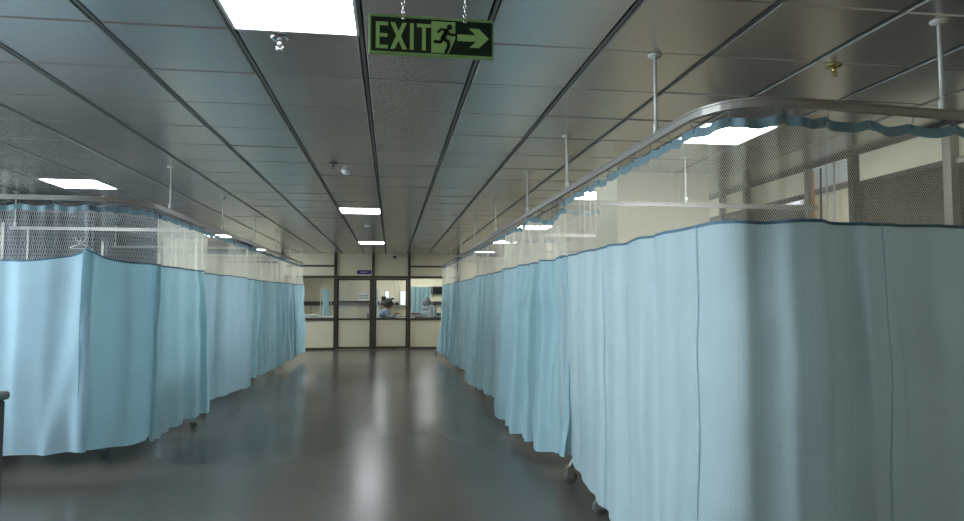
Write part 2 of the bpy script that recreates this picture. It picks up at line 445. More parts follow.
# ------------------------------------------------------------------ ceiling lights
def make_light():
    t = thing('ceiling_light', 'x', 'ceiling light')
    b = MB(); w, h = .292, .297
    for a in ((-w, w, -h, -h+.014), (-w, w, h-.014, h), (-w, -w+.014, -h, h), (w-.014, w, -h, h)):
        b.box(a[0], a[1], a[2], a[3], -.004, .028)
    b.build('light_frame', M['frame_white'], t)
    b = MB(); b.box(-w+.014, w-.014, -h+.014, h-.014, 0, .02); b.build('diffuser', M['diffuser'], t)
    return t
proto = make_light(); first = True
LBL = {
 ('corridor', 0): 'large bright square panel light beside the exit sign, nearest in the corridor ceiling',
 ('corridor', 1): 'second square panel light along the middle of the corridor ceiling',
 ('corridor', 2): 'farthest square panel light in the corridor ceiling, just before the glass partition',
 ('corridor', 3): 'unseen square panel light behind the viewer, added to brighten the near right curtain front',
 ('right', 0): 'bright square panel light over the nearest right cubicle, seen through its net',
 ('right', 1): 'square panel light over the second right cubicle, half hidden by the cream column',
 ('right', 2): 'square panel light over the third right cubicle, behind the drooping net',
 ('right', 3): 'square panel light over the fourth right cubicle',
 ('right', 4): 'square panel light over the farthest right cubicle',
 ('left', 0): 'bright square panel light over the nearest left cubicle',
 ('left', 1): 'square panel light over a far left cubicle, crossed by the curtain rail',
 ('left', 2): 'square panel light over the farthest left cubicle, small beyond the ceiling beam',
 ('beyond', 0): 'panel light in the back room over the right side of the desk',
 ('beyond', 1): 'panel light in the back room over its far left part',
 ('beyond', 2): 'panel light in the back room above the writing person',
 ('beyond', 3): 'panel light in the back room near its right wall',
 ('beyond', 4): 'panel light in the back room near its left wall'}
for key, lst in LP.items():
    for k, (i, j) in enumerate(lst):
        o = proto if first else copy_tree(proto); first = False
        o.location = (X0+.6*(i+.5), Y0+.61*(j+.5), ZC)
        tag(o, LBL[(key, k)], 'ceiling light', 'square panel lights in the ceiling')

# ------------------------------------------------------------------ EXIT sign
def exit_sign():
    K = .405/855
    t = thing('exit_sign', 'green glow-in-the-dark exit sign with running man and arrow, hung on two chains', 'sign', (-.078, 2.05, 2.25))
    Hh = 281
    U = lambda x: (x-60)*K
    W = lambda w: (Hh-w)*K
    b = MB(); b.box(0, .405, 0, .009, 0, Hh*K, bev=.002); b.build('sign_frame', M['sign_edge'], t)
    b = MB(); b.box(U(78), U(903), -.0015, .0, W(258), W(22)); b.build('sign_panel', M['sign_dark'], t)
    def R(b, x0, x1, w0, w1, y=-.003): b.box(U(x0), U(x1), y, -.0015, W(w1), W(w0))
    b = MB()
    R(b,108,134,57,241); R(b,134,190,57,81); R(b,134,186,137,161); R(b,134,190,217,241)
    b.prism([(U(x), W(w)) for x, w in [(205,57),(236,57),(318,241),(287,241)]], -.003, -.0015)
    b.prism([(U(x), W(w)) for x, w in [(287,57),(318,57),(269,167),(253.5,132.5)]], -.0031, -.0015)
    b.prism([(U(x), W(w)) for x, w in [(253,131),(269.5,166),(236,241),(205,241)]], -.0031, -.0015)
    R(b,338,364,57,241); R(b,385,480,57,81); R(b,420,446,81,241)
    b.build('exit_lettering', M['sign_light'], t)
    b = MB()
    b.prism([(U(x), W(w)) for x, w in [(483,34),(648,34),(648,150),(603,253),(483,253)]], -.003, -.0015)
    b.build('doorway_emblem', M['sign_light'], t)
    b = MB()
    def limb(pts, r):
        for (p, q) in zip(pts, pts[1:]):
            a = Vector((p[0]-q[0], p[1]-q[1])); n = Vector((-a.y, a.x)).normalized()*r
            b.prism([(U(p[0]+n.x), W(p[1]+n.y)), (U(q[0]+n.x), W(q[1]+n.y)), (U(q[0]-n.x), W(q[1]-n.y)), (U(p[0]-n.x), W(p[1]-n.y))], -.0045, -.003)
        for p in pts: b.prism([(U(p[0]+r*cos(k*PI/5)), W(p[1]+r*sin(k*PI/5))) for k in range(10)], -.0045, -.003)
    b.prism([(U(608+19*cos(k*PI/8)), W(70+19*sin(k*PI/8))) for k in range(16)], -.0045, -.003)
    limb([(588,100),(562,150)], 16); limb([(582,90),(550,88),(530,108)], 8); limb([(592,102),(612,122),(654,124)], 8)
    limb([(562,152),(600,172),(602,208),(584,246)], 11); limb([(560,155),(546,178),(508,176)], 10)
    b.build('running_figure', M['sign_dark'], t)
    b = MB()
    b.prism([(U(x), W(w)) for x, w in [(662,116),(792,116),(740,70),(812,70),(882,137),(812,205),(745,205),(792,162),(662,162)]], -.003, -.0015)
    b.build('arrow', M['sign_light'], t)
    for x in (292, 716):
        b = MB(); z = Hh*K-.012; k = 0
        b.lathe([(.001,-.004),(.006,-.004),(.006,.0),(.001,.0)], (U(x), -.001, z), 10, 'y')
        while z + 2.25 < ZC:
            pts = []
            for q in range(9):
                a = 2*PI*q/8; p = (.0045*cos(a), .0095*sin(a))
                pts.append((U(x)+(p[0] if k % 2 else 0), .004+(0 if k % 2 else p[0]), z+.008+p[1]))
            b.tube(pts, .0014, 5, cap=False); z += .0155; k += 1
        b.build('chain', M['chrome'], t, smooth=True)
exit_sign()

# ------------------------------------------------------------------ small ceiling fittings
def sprinkler(x, y, label, m):
    t = thing('sprinkler', label, 'sprinkler', (x, y, ZC), group='fire sprinklers in the ceiling')
    b = MB(); b.lathe([(.045,0),(.045,-.003),(.034,-.010),(.02,-.012)], (0,0,0), 20); b.build('escutcheon', m, t, smooth=True)
    b = MB(); b.lathe([(.012,-.01),(.012,-.03),(.008,-.034),(.006,-.038)], (0,0,0), 12)
    for sx in (-1, 1): b.tube([(sx*.01,0,-.03),(sx*.016,0,-.042),(sx*.004,0,-.056)], .003, 6)
    b.build('sprinkler_body', m, t, smooth=True)
    b = MB(); b.lathe([(.018,-.056),(.02,-.059),(.004,-.062)], (0,0,0), 14); b.build('deflector', m, t, smooth=True)
sprinkler(-.55, 3.2, 'chrome fire sprinkler beside the nearest bright ceiling panel', M['chrome'])
sprinkler(2.39, 3.16, 'brass fire sprinkler in the ceiling above the right rail corner', M['brass'])
sprinkler(-.55, 6.14, 'small dark fire sprinkler farther along the corridor ceiling beside the white smoke detector', M['hook'])
def smoke(x, y, label):
    t = thing('smoke_detector', label, 'smoke detector', (x, y, ZC))
    b = MB(); b.lathe([(.055,0),(.055,-.012),(.048,-.016)], (0,0,0), 20); b.build('detector_base', M['frame_white'], t, smooth=True)
    b = MB(); b.lathe([(.042,-.014),(.040,-.032),(.02,-.042),(.004,-.043)], (0,0,0), 20); b.build('detector_cap', M['white'], t, smooth=True)
smoke(-.45, 6.5, 'white round smoke detector in mid corridor ceiling')
smoke(-.42, 11.4, 'small round smoke detector between the two distant corridor lights')
t = thing('security_camera', 'small black dome camera above the right door leaf', 'camera', (.10, YF-.02, 2.63))
b = MB(); b.lathe([(.05,.03),(.05,-.0),(.035,-.01)], (0,-.05,.03), 16); b.build('camera_mount', M['black'], t, smooth=True)
b = MB(); b.ball((0,-.05,.02), .045); b.build('camera_dome', M['screen'], t, smooth=True)

# ------------------------------------------------------------------ rails
ZR0, ZR1 = 2.285, 2.325
def arc_path(pts, r, n=12):
    """polyline with each inner corner rounded"""
    P = [Vector(p) for p in pts]; out = [P[0]]
    for i in range(1, len(P)-1):
        a = (P[i-1]-P[i]).normalized(); c = (P[i+1]-P[i]).normalized()
        s0 = P[i]+a*r; s1 = P[i]+c*r
        for k in range(n+1):
            t = k/n; out.append(s0*(1-t)**2 + P[i]*2*t*(1-t) + s1*t*t)
    out.append(P[-1]); return out
def sweep_rail(b, pts, w=.011, z0=ZR0, z1=ZR1):
    n = len(pts); vs = []
    for i, p in enumerate(pts):
        t = (pts[min(i+1, n-1)]-pts[max(i-1, 0)]).normalized(); q = Vector((-t.y, t.x))
        # an I-like profile: wide foot, thin web, wide head
        for (o, z) in ((-w, z0), (w, z0), (w, z0+.012), (w*.6, z0+.014), (w*.6, z1-.010), (w, z1-.008), (w, z1), (-w, z1), (-w, z1-.008), (-w*.6, z1-.010), (-w*.6, z0+.014), (-w, z0+.012)):
            vs.append((p.x+q.x*o, p.y+q.y*o, z))
    K = 12; fs = []
    for i in range(n-1):
        for k in range(K): fs.append((i*K+k, i*K+(k+1) % K, (i+1)*K+(k+1) % K, (i+1)*K+k))
    fs.append(list(range(K))); fs.append([(n-1)*K+k for k in range(K)][::-1])
    b.add(vs, fs)
def rail(label, pts, rods, r=.5, w=.013):
    t = thing('curtain_rail', label, 'curtain rail', (pts[0][0], pts[0][1], 0))
    off = Vector((pts[0][0], pts[0][1]))
    P = arc_path(pts, r) if len(pts) > 2 else [Vector(p) for p in pts]
    b = MB(); sweep_rail(b, [p-off for p in P], w); b.build('track', M['rail'], t)
    for (x, y) in rods:
        rr = .009 if pts[1][0] > 0 else .0065
        b = MB(); b.tube([(x-off.x, y-off.y, ZR1-.005), (x-off.x, y-off.y, ZC-.001)], rr, 10)
        b.lathe([(.015,0),(.015,.05),(.010,.055)], (x-off.x, y-off.y, ZR1-.004), 12)
        q = b.build('rod', M['rod'], t, smooth=True)
        b = MB(); b.lathe([(.012,-.014),(.035,-.008),(.038,0)], (x-off.x, y-off.y, ZC-.001), 16); b.build('rod_flange', M['rod'], q, smooth=True)
RX, LX = 1.36, -2.12
RFY, LFY = 2.47, 5.78
RPTS = [(3.95, RFY+.24), (RX, RFY), (RX-.05, 16.7)]
LPTS = [(-5.45, LFY), (LX, LFY), (LX, 16.1)]
rail('long grey curtain rail round the right-hand cubicles, on white ceiling rods', RPTS, [(2.48, RFY+.102)]+[(RX-.05*(y-2.5)/14.2, y) for y in (3.15, 4.85, 6.3, 8.25, 10.3, 12.3, 14.3, 16.4)], .38)
rail('long grey curtain rail round the left-hand cubicles, on thin ceiling rods', LPTS, [(LX, y) for y in (6.55, 8.5, 10.4, 12.4, 14.0, 15.9)]+[(-4.0, LFY)], .55)
for y, lb, rd in ((5.45, 'white divider rail crossing in front of the cream column on the right', (2.62,)), (8.32, 'second divider rail on the right, behind the drooping net', ()), (11.3, 'third divider rail on the right, short in the distance', ()), (14.6, 'farthest divider rail on the right', ())):
    rail(lb, [(RX+.02, y), (XR-.08, y)], [(x, y) for x in rd])
for y, lb in ((8.36, 'white divider rail behind the nearest left net, above the wire hanger'), (11.2, 'second divider rail behind the left nets'), (13.9, 'third divider rail behind the left nets, far off')):
    rail(lb, [(XL+1.0, y), (LX-.02, y)], [(XL+1.05, y)])

# ------------------------------------------------------------------ curtains
def resample(P, ds):
    L = [0]
    for a, c in zip(P, P[1:]): L.append(L[-1]+(c-a).length)
    n = max(8, int(L[-1]/ds)); out = []; j = 0
    for i in range(n+1):
        s = L[-1]*i/n
        while j < len(L)-2 and L[j+1] < s: j += 1
        t = (s-L[j])/max(1e-9, L[j+1]-L[j]); out.append(P[j].lerp(P[j+1], t))
    return out, L[-1]
def cut(P, a, c):
    """part of a dense polyline between arc lengths a and c"""
    Q, T = resample(P, .01); n = len(Q)-1
    i0 = max(0, int(a/T*n)); i1 = min(n, int(c/T*n)); return Q[i0:i1+1]
def nz(x, s): return noise.noise(Vector((x, s*7.31, s*1.7)))

def curtain(label, P, fab='blue', net='net_near', zt=1.80, zb=.18, amp=.03, lam=.26, seed=1, out=1,
            zb_fn=None, zt_fn=None, push=None, seams=(), hook_sp=.19, ds=.016, sag=None, bunch=None, hooks=True, vary=.5, name='cubicle_curtain', group='blue cubicle curtains with net tops'):
    """P path (Vector 2D) along the rail; out: +1/-1 side that faces the corridor"""
    Q, T = resample(P, ds); n = len(Q); off = Q[0].copy()
    root = thing(name, label, 'curtain', (off.x, off.y, 0), group=group)
    nrm = []
    for i in range(n):
        t = (Q[min(i+1, n-1)]-Q[max(i-1, 0)]).normalized(); nrm.append((t, Vector((-t.y, t.x))*out))
    def base(i, z):
        s = T*i/(n-1); h = max(0, min(1, (2.27-z)/2.1))
        lo = .25 + .75*min(1, h*2.2)
        ph = 2*PI*s/lam + 4.5*nz(s*1.1/(lam*3), seed) + 1.0*nz(s*.8+z*.45, seed+3)
        A = amp*(.15+(1-vary)*.5+1.7*max(0, nz(s/(lam*2.4), seed+9)+.22))*lo
        f = A*(sin(ph)+.32*sin(2*ph+1.1)) + .9*amp*nz(s*2.1+.1, seed+5+z*.22) + .30*amp*nz(s*7+z*.5, seed+z*.5)
        f += .016*sin(2*PI*s/.125+4*nz(s*1.7, seed+11))*max(0, min(1, (z-1.83)/.12))*(.4+nz(s*1.3, seed+12)*1.6)
        tt = -.45*A*sin(2*ph)
        for sp in seams:
            d = (s-sp)/.022
            if abs(d) < 6: f += (-.007+.0035*sin(z*55+sp*9)*min(1, h*1.6))*math.exp(-d*d*.25)
        p = Q[i]-off; t, nn = nrm[i]
        e = push(s, z) if push else 0
        q = p + nn*(f+e) + t*tt
        if bunch:      # net drawn together at the rail: bunch = (arc length, radius, pull)
            for (bs, br, pull) in bunch:
                k = math.exp(-((s-bs)/br)**2)*pull*max(0, min(1, (z-1.75)/.5))
                q -= t*(s-bs)*k
        return q
    ZT = lambda i: (zt_fn(T*i/(n-1)) if zt_fn else zt) + .010*nz(T*i/(n-1)*4, seed+2)
    ZB = lambda i: (zb_fn(T*i/(n-1)) if zb_fn else zb) + .018*nz(T*i/(n-1)*3, seed+4)
    SG = lambda i: (sag(T*i/(n-1)) if sag else 0)
    nh = max(2, int(T/hook_sp)); hs = [T*(k+.25)/(nh-.5) for k in range(nh)]
    def top(i):
        s = T*i/(n-1); d = min(abs(s-h) for h in hs)/hook_sp
        return 2.256 - .020*sin(min(.5, d)*PI) - SG(i)
    def grid(nr, zf, nm, m, e=0.0, two=False):
        b = MB()
        for side in ((1, -1) if two else (1,)):
            bb = len(b.v)
            for r in range(nr+1):
                for i in range(n):
                    z = zf(i, r/nr); q = base(i, z); q = q + nrm[i][1]*e*side
                    b.v.append((q.x, q.y, z)); b.uv[len(b.v)-1] = (T*i/(n-1)*1.15+seed, z)
            for r in range(nr):
                for i in range(n-1):
                    a = bb+r*n+i; b.f.append([a, a+1, a+n+1, a+n]); b.m.append(0)
        return b.build(nm, m, root, smooth=True)
    grid(16, lambda i, t: ZT(i)*(1-t)+ZB(i)*t, 'cloth', FAB[fab])
    grid(5, lambda i, t: (top(i)-.042)*(1-t)+ZT(i)*t, 'net', M[net])
    grid(2, lambda i, t: top(i)-.045*t, 'hem_band', M['band'])
    grid(1, lambda i, t: ZT(i)+.007-.014*t, 'binding', M['binding'], .003, True)
    for sp in seams:
        i = int(sp/T*(n-1)); b = MB(); vs = []
        for r in range(41):
            z = ZT(i)*(1-r/40)+ZB(i)*r/40; q = base(i, z); t, nn = nrm[i]
            w = .003
            for sd in (-w, w):
                for e in (.006,): p = q+t*sd+nn*e; vs.append((p.x, p.y, z))
        b.add(vs, [(2*r, 2*r+1, 2*r+3, 2*r+2) for r in range(40)]); b.build('seam', M['seam'], root, smooth=True)
    if hooks:
        for h in hs:
            i = min(n-1, max(0, int(h/T*(n-1)))); q = base(i, 2.26); zt_ = top(i); p = Q[i]-off
            b = MB()
            b.tube([(p.x, p.y, ZR0+.004), (p.x, p.y, ZR0-.006), (p.x*.7+q.x*.3, p.y*.7+q.y*.3, zt_+.008), (q.x, q.y, zt_-.008), (q.x+nrm[i][1].x*.006, q.y+nrm[i][1].y*.006, zt_-.014)], .0022, 5)
            b.ball((q.x+nrm[i][1].x*.006, q.y+nrm[i][1].y*.006, zt_-.016), .005, 8, 5)
            b.build('hook', M['hook'], root, smooth=True)
    return root

RP = arc_path(RPTS, .38); LPp = arc_path(LPTS, .55)
def cumlen(P):
    L = [0]
    for a, c in zip(P, P[1:]): L.append(L[-1]+(c-a).length)
    return L
LR, LLn = cumlen(RP), cumlen(LPp)
sR = lambda y: LR[-1]-(16.7-y)      # arc length on the right rail at depth y
sL = lambda y: LLn[-1]-(16.1-y)
# the corridor lies to the -x side of the right rail; path runs -x then +y, so its left normal points away from the cubicle
# R1
def slant(T, near, far, flare=.04):
    """a curtain whose hem stands inward at its near end and outward at its far end"""
    def f(s, z):
        h = max(0, min(1, (2.27-z)/2.0)); k = max(0, min(1, s/T))
        return h*(near+(far-near)*k) + flare*h*h
    return f
s0, s1 = .05, sR(5.06)
Tn = s1-s0
sC = sR(RFY+.38)-s0                   # end of the corner arc
def zb1(s):
    d = Tn-s
    return .125 if d > 1.3 else (.125+.135*(1-d/1.3)**2)
def push1(s, z):
    h = max(0, min(1, (1.8-z)/1.6))
    return .03*h*math.exp(-((s-(sC-.35))/.5)**2) - .03*h*math.exp(-((Tn-s)/.3)**2)
curtain('big pale blue curtain wrapping the corner of the nearest right cubicle', cut(RP, s0, s1), 'pale', 'net_near', 1.795, .1, .030, .33, 4, 1,
        zb_fn=zb1, push=push1, seams=(3.95-.05-2.08, sC-.07, sC+1.22), hook_sp=.215, ds=.014, bunch=((Tn-.10, .28, .75),), vary=1.0)
def rcurt(label, y0, y1, fab, net, zt, zb, amp, lam, seed, near, far, **kw):
    a, c = sR(y0), sR(y1)
    return curtain(label, cut(RP, a, c), fab, net, zt, zb, amp, lam, seed, 1, push=slant(c-a, near, far), vary=.6, **kw)
def sag2(s):
    return .11*math.exp(-((s-.35)/.45)**2)+.03*math.exp(-((s-1.7)/.2)**2)
rcurt('deeply folded sky blue curtain next to the big pale one on the right, net drooping', 4.93, 7.45, 'blue', 'net_dense', 1.80, .12, .075, .46, 12, -.07, .10,
      zb_fn=lambda s: .14-.03*(s/2.5)+.10*math.exp(-(s/.4)**2), seams=(.55, 1.7), sag=sag2, hook_sp=.16)
rcurt('flat blue curtain on the right, third from the front', 7.35, 10.25, 'blue', 'net_near', 1.80, .16, .024, .42, 23, -.14, .12,
      zb_fn=lambda s: .19-.04*(s/2.9), seams=(2.2,), ds=.02, bunch=((2.6, .4, .6),))
rcurt('blue curtain on the right, fourth from the front', 10.15, 13.1, 'blue', 'net_near', 1.79, .18, .035, .38, 31, -.14, .10, ds=.025, bunch=((.4, .3, .7), (2.4, .3, .6)))
rcurt('farthest blue curtain on the right, gathered beside the glass partition', 13.0, 16.2, 'teal', 'net_dense', 1.78, .16, .05, .40, 38, -.12, .10, ds=.03)

# left; path runs +x then +y, corridor on the -normal side
sLc = 5.45-2.50
a, c = .05, sLc+.04
Tl = c-a
curtain('broad bluish white curtain across the front of the nearest left cubicle', cut(LPp, a, c), 'milky', 'net_wide', 1.78, .17, .026, .40, 41, -1,
        zt_fn=lambda s: 1.775+.125*math.exp(-(Tl-s)/.17), zb_fn=lambda s: .16+.05*s/Tl, seams=(), hook_sp=.24, vary=.8,
        push=lambda s, z: .06*max(0, (1.85-z)/1.6)*math.exp(-((Tl-.04-.22*(1.85-z)/1.6-s)/.07)**2) + .03*math.exp(-((Tl-.45-.2*(1.85-z)/1.6-s)/.10)**2)*max(0, (1.8-z)/1.6))
a, c = sLc-.03, sL(6.32)
T2 = c-a
curtain('blue curtain rounding the corner of the nearest left cubicle, pinched up by the hanger', cut(LPp, a, c), 'aqua', 'net_wide', 1.77, .24, .022, .40, 52, -1,
        zt_fn=lambda s: 1.772+.125*math.exp(-s/.13), zb_fn=lambda s: .22+.0*s, hook_sp=.12, seams=(), vary=.8)
def lcurt(label, y0, y1, fab, net, zt, zb, amp, lam, seed, near, far, **kw):
    a, c = sL(y0), sL(y1)
    return curtain(label, cut(LPp, a, c), fab, net, zt, zb, amp, lam, seed, -1, push=slant(c-a, near, far), vary=.6, **kw)
lcurt('pleated blue curtain on the left, just past the near cubicle corner', 6.2, 7.75, 'teal', 'net_dense', 1.77, .18, .036, .33, 61, -.05, .05,
      zb_fn=lambda s: .20+(-.03 if s < .22 else .02)-.03*(s/1.6), hook_sp=.13, seams=(.3, 1.2))
lcurt('flat grey-blue curtain panel on the left between two pleated ones', 7.66, 9.95, 'grey', 'net_near', 1.76, .2, .013, .5, 73, -.16, .06,
      zb_fn=lambda s: .25-.07*s/2.2, seams=(1.1,), hook_sp=.2)
lcurt('darker blue curtain on the left, beyond the flat grey-blue panel', 9.85, 12.8, 'teal', 'net_near', 1.755, .2, .036, .38, 82, -.14, .05, ds=.022, seams=(.1,), bunch=((1.2, .3, .6),))
lcurt('light blue curtain on the left, second from the far end', 12.7, 14.6, 'blue', 'net_dense', 1.77, .19, .045, .36, 93, -.10, .04, ds=.025)
lcurt('farthest blue curtain on the left, ending short of the glass partition', 14.5, 16.05, 'teal', 'net_dense', 1.78, .16, .05, .36, 99, -.08, .04, ds=.025)
# curtains drawn back along the divider rails
def divider(x0, x1, y, label, fab, seed, net='net_dense', hooks=True):
    curtain(label, [Vector((x0, y)), Vector((x1, y))], fab, net, 1.78, .2, .055, .13, seed, -1, ds=.012, hook_sp=.09, hooks=hooks, name='divider_curtain', group='divider curtains drawn back between the cubicles')
divider(1.50, 1.82, 5.48, 'bunched net-topped divider curtain behind the far end of the big pale curtain', 'pale', 111, 'net_near')
divider(1.50, 2.15, 8.32, 'cream net divider curtain bunched behind the deeply folded curtain', 'blue', 117)
divider(1.50, 2.0, 11.3, 'bunched divider curtain at the third right cubicle', 'blue', 121)
divider(-2.75, -2.25, 8.36, 'bunched white net divider curtain behind the left corner, near the hanger', 'grey', 127)
divider(-3.3, -2.25, 11.2, 'divider curtain half drawn behind the flat grey-blue panel', 'grey', 131)
divider(-3.4, -2.25, 13.9, 'divider curtain half drawn in a far left cubicle', 'grey', 137)

# wire hanger pinching the left curtains
t = thing('clothes_hanger', 'small cream wire hanger hooked over the pinched top of the near left curtains', 'hanger', (-2.53, 5.69, 1.87)); t.scale = (.62, .62, .62)
b = MB(); b.tube([(-.13,0,.02), (0,0,.075), (.13,0,.02), (.10,0,.012), (-.10,0,.012), (-.13,0,.02)], .006, 6); b.build('hanger_frame', M['rod'], t, smooth=True)
b = MB(); b.tube([(0,0,.07), (0,0,.11)]+[(.022-.022*cos(a), 0, .11+.03*sin(a)+.01*a) for a in (.5, 1.2, 1.9, 2.6, 3.2)], .0045, 6); b.build('hanger_hook', M['chrome'], t, smooth=True)
b = MB()
for sx in (-1, 1): b.tube([(sx*.005,0,.07), (sx*.05,0,.12), (sx*.07,0,.155)], .0045, 6)
b.build('wire_loop', M['rod'], t, smooth=True)

# ------------------------------------------------------------------ beds and bed tables inside the cubicles
def make_bed():
    t = thing('hospital_bed', 'x', 'bed')
    b = MB(); b.box(0, 2.0, -.44, .44, .42, .47, bev=.01)
    for y in (-.42, .42): b.tube([(0, y, .38), (2.0, y, .38)], .02, 8)
    b.build('bed_frame', M['bedmetal'], t)
    b = MB(); b.box(.05, 1.95, -.42, .42, .47, .60, bev=.03); b.build('mattress', M['mattress'], t)
    b = MB(); b.box(-.03, 0, -.43, .43, .45, .85, bev=.012); b.build('footboard', M['bedmetal'], t)
    b = MB(); b.box(2.0, 2.03, -.43, .43, .45, 1.0, bev=.012); b.build('headboard', M['bedmetal'], t)
    for x in (.05, 1.9):
        for y in (-.37, .37):
            x2 = x-.10 if x < 1 else x
            b = MB(); b.tube([(x, y, .42), (x, y, .30), (x2, y, .13)], .022, 10)
            b.box(x2-.03, x2+.03, y-.026, y-.018, .045, .125); b.box(x2-.03, x2+.03, y+.018, y+.026, .045, .125); b.box(x2-.03, x2+.03, y-.026, y+.026, .118, .134, bev=.004); q = b.build('leg', M['alu'], t)
            b = MB(); b.lathe([(.02,-.016),(.05,-.014),(.055,-.006),(.055,.006),(.05,.014),(.02,.016)], (x2, y, .055), 18, 'y'); b.build('castor_wheel', M['rubber'], q, smooth=True)
    return t
bed = make_bed(); used = False
for x, y, rz, lb in ((1.47, 4.69, 0, 'castor-footed bed in the nearest right cubicle, two wheels showing under the curtain'),
                 (1.50, 7.66, 0, 'castor-footed bed in the second right cubicle, one wheel showing under the folded curtain'),
                 (1.50, 10.6, 0, 'castor-footed bed in the third right cubicle'), (1.50, 13.8, 0, 'castor-footed bed in the fourth right cubicle'),
                 (1.50, 16.9, 0, 'castor-footed bed in the farthest right cubicle'),
                 (-2.70, 6.95, PI, 'castor-footed bed in the nearest left cubicle'), (-2.75, 9.75, PI, 'castor-footed bed in the second left cubicle'),
                 (-2.70, 12.6, PI, 'castor-footed bed in the third left cubicle'), (-2.65, 15.2, PI, 'castor-footed bed in the farthest left cubicle')):
    o = copy_tree(bed) if used else bed; used = True
    o.location = (x, y, 0); o.rotation_euler = (0, 0, rz); tag(o, lb, 'bed', 'hospital beds behind the curtains')
def make_table():
    t = thing('overbed_table', 'x', 'table')
    b = MB(); b.box(-.62, 0, -.025, .025, .060, .095, bev=.006); b.box(-.62, -.58, -.2, .2, .060, .095, bev=.006); b.build('base', M['chrome'], t)
    b = MB(); b.box(-.61, -.57, -.02, .02, .1, .8, bev=.004); b.build('column', M['chrome'], t)
    b = MB(); b.box(-.92, -.22, -.2, .2, .8, .825, bev=.008); b.build('table_top', M['desk'], t)
    for x, y in ((-.02, 0), (-.6, -.18), (-.6, .18)):
        b = MB(); b.lathe([(.012,-.012),(.034,-.01),(.037,0),(.034,.01),(.012,.012)], (x, y, .038), 14, 'y')
        b.tube([(x, y, .03), (x, y, .08)], .008, 6); b.build('castor', M['rubber'], t, smooth=True)
    return t
tb = make_table(); used = False
for x, y, rz, lb in ((-2.18, 7.78, 0, 'chrome-based overbed table, foot sticking out under the pleated left curtain'),
                     (-2.28, 8.55, 0, 'chrome-based overbed table, wheel peeping out beside the flat grey-blue curtain'),
                     (-2.50, 17.35, 0, 'chrome-based overbed table, foot showing at the far left end of the corridor'),
                     (1.18, 17.2, PI, 'chrome-based overbed table, foot sticking out at the far right end of the corridor')):
    o = copy_tree(tb) if used else tb; used = True
    o.location = (x, y, 0); o.rotation_euler = (0, 0, rz); tag(o, lb, 'table', 'overbed tables on castors')

# poles leaning by the right wall
for k, (y0, y1, m, h, lb) in enumerate(((5.40, 5.50, 'orange', 2.66, 'orange pole leaning on the right partition, leftmost of the four'),
                                  (5.30, 5.39, 'black', 2.66, 'black pole leaning on the right partition beside the orange one'),
                                  (5.20, 5.31, 'rod', 2.67, 'white pole leaning on the right partition, third of the four'),
                                  (5.12, 5.21, 'rod', 2.68, 'white pole leaning on the right partition, nearest the dark post'))):
    t = thing('pole', lb, 'pole', (3.78, y0, 0), group='long poles leaning on the right partition')
    b = MB(); b.tube([(0, 0, 0.02), (.13, y1-y0, h)], .009, 8); b.build('shaft', M[m], t, smooth=True)
    b = MB(); b.tube([(0, 0, 0), (.006, 0, .1)], .013, 8); b.build('ferrule', M['rubber'], t, smooth=True)

# dark cabinet at the left edge, near
t = thing('steel_cabinet', 'dark grey steel cabinet cut off by the left edge of the view', 'cabinet', (-1.052, 1.55, 0))
b = MB(); b.box(-.70, 0, 0, .42, .04, 1.19, bev=.006); b.build('cabinet_body', M['cabinet'], t)
b = MB(); b.box(-.71, .006, -.01, .43, 1.19, 1.212, bev=.005); b.build('cabinet_top', M['hook'], t)
for k in (0, 1):
    b = MB(); b.box(-.69+.345*k, -.355+.345*k, -.016, 0, .08, 1.16, bev=.004); d = b.build('cabinet_door', M['cabinet'], t)
    x = -.385 if k == 0 else -.315
    b = MB(); b.tube([(x, -.016, .62), (x, -.04, .63), (x, -.04, .74), (x, -.016, .75)], .005, 6); b.build('handle', M['chrome'], d, smooth=True)
b = MB(); b.box(-.69, -.01, .02, .40, 0, .04); b.build('plinth', M['black'], t)

# ------------------------------------------------------------------ back room seen through the glass
b = MB(); b.box(XL-.2, XR+.2, YF2, YF2+.15, 0, ZC+.03); struct('wall_rear', b, M['cream_wall'])
b = MB(); b.box(-4.6, 3.2, YF2-.10, YF2, 1.20, 1.34, bev=.01); b.build('trim_9', M['bronze'], kind='structure')
for n, (x0, x1, z0, z1, lb) in enumerate(((.36, .66, 1.20, 1.74, ''), (-.22, -.08, 1.36, 1.74, ''))):  # narrow second pane is a reflection, put in as a glowing window
    b = MB(); b.box(x0, x1, YF2-.12, YF2-.11, z0, z1); w = struct('window_%d' % (n+18), b, emis('bright_pane_%d' % n, (.9,.96,1,1), .9))
    b = MB(); t_ = .02
    b.box(x0-t_, x0, YF2-.13, YF2-.1, z0-t_, z1+t_); b.box(x1, x1+t_, YF2-.13, YF2-.1, z0-t_, z1+t_); b.box(x0, x1, YF2-.13, YF2-.1, z0-t_, z0); b.box(x0, x1, YF2-.13, YF2-.1, z1, z1+t_)
    b.build('window_frame', M['alu'], w)
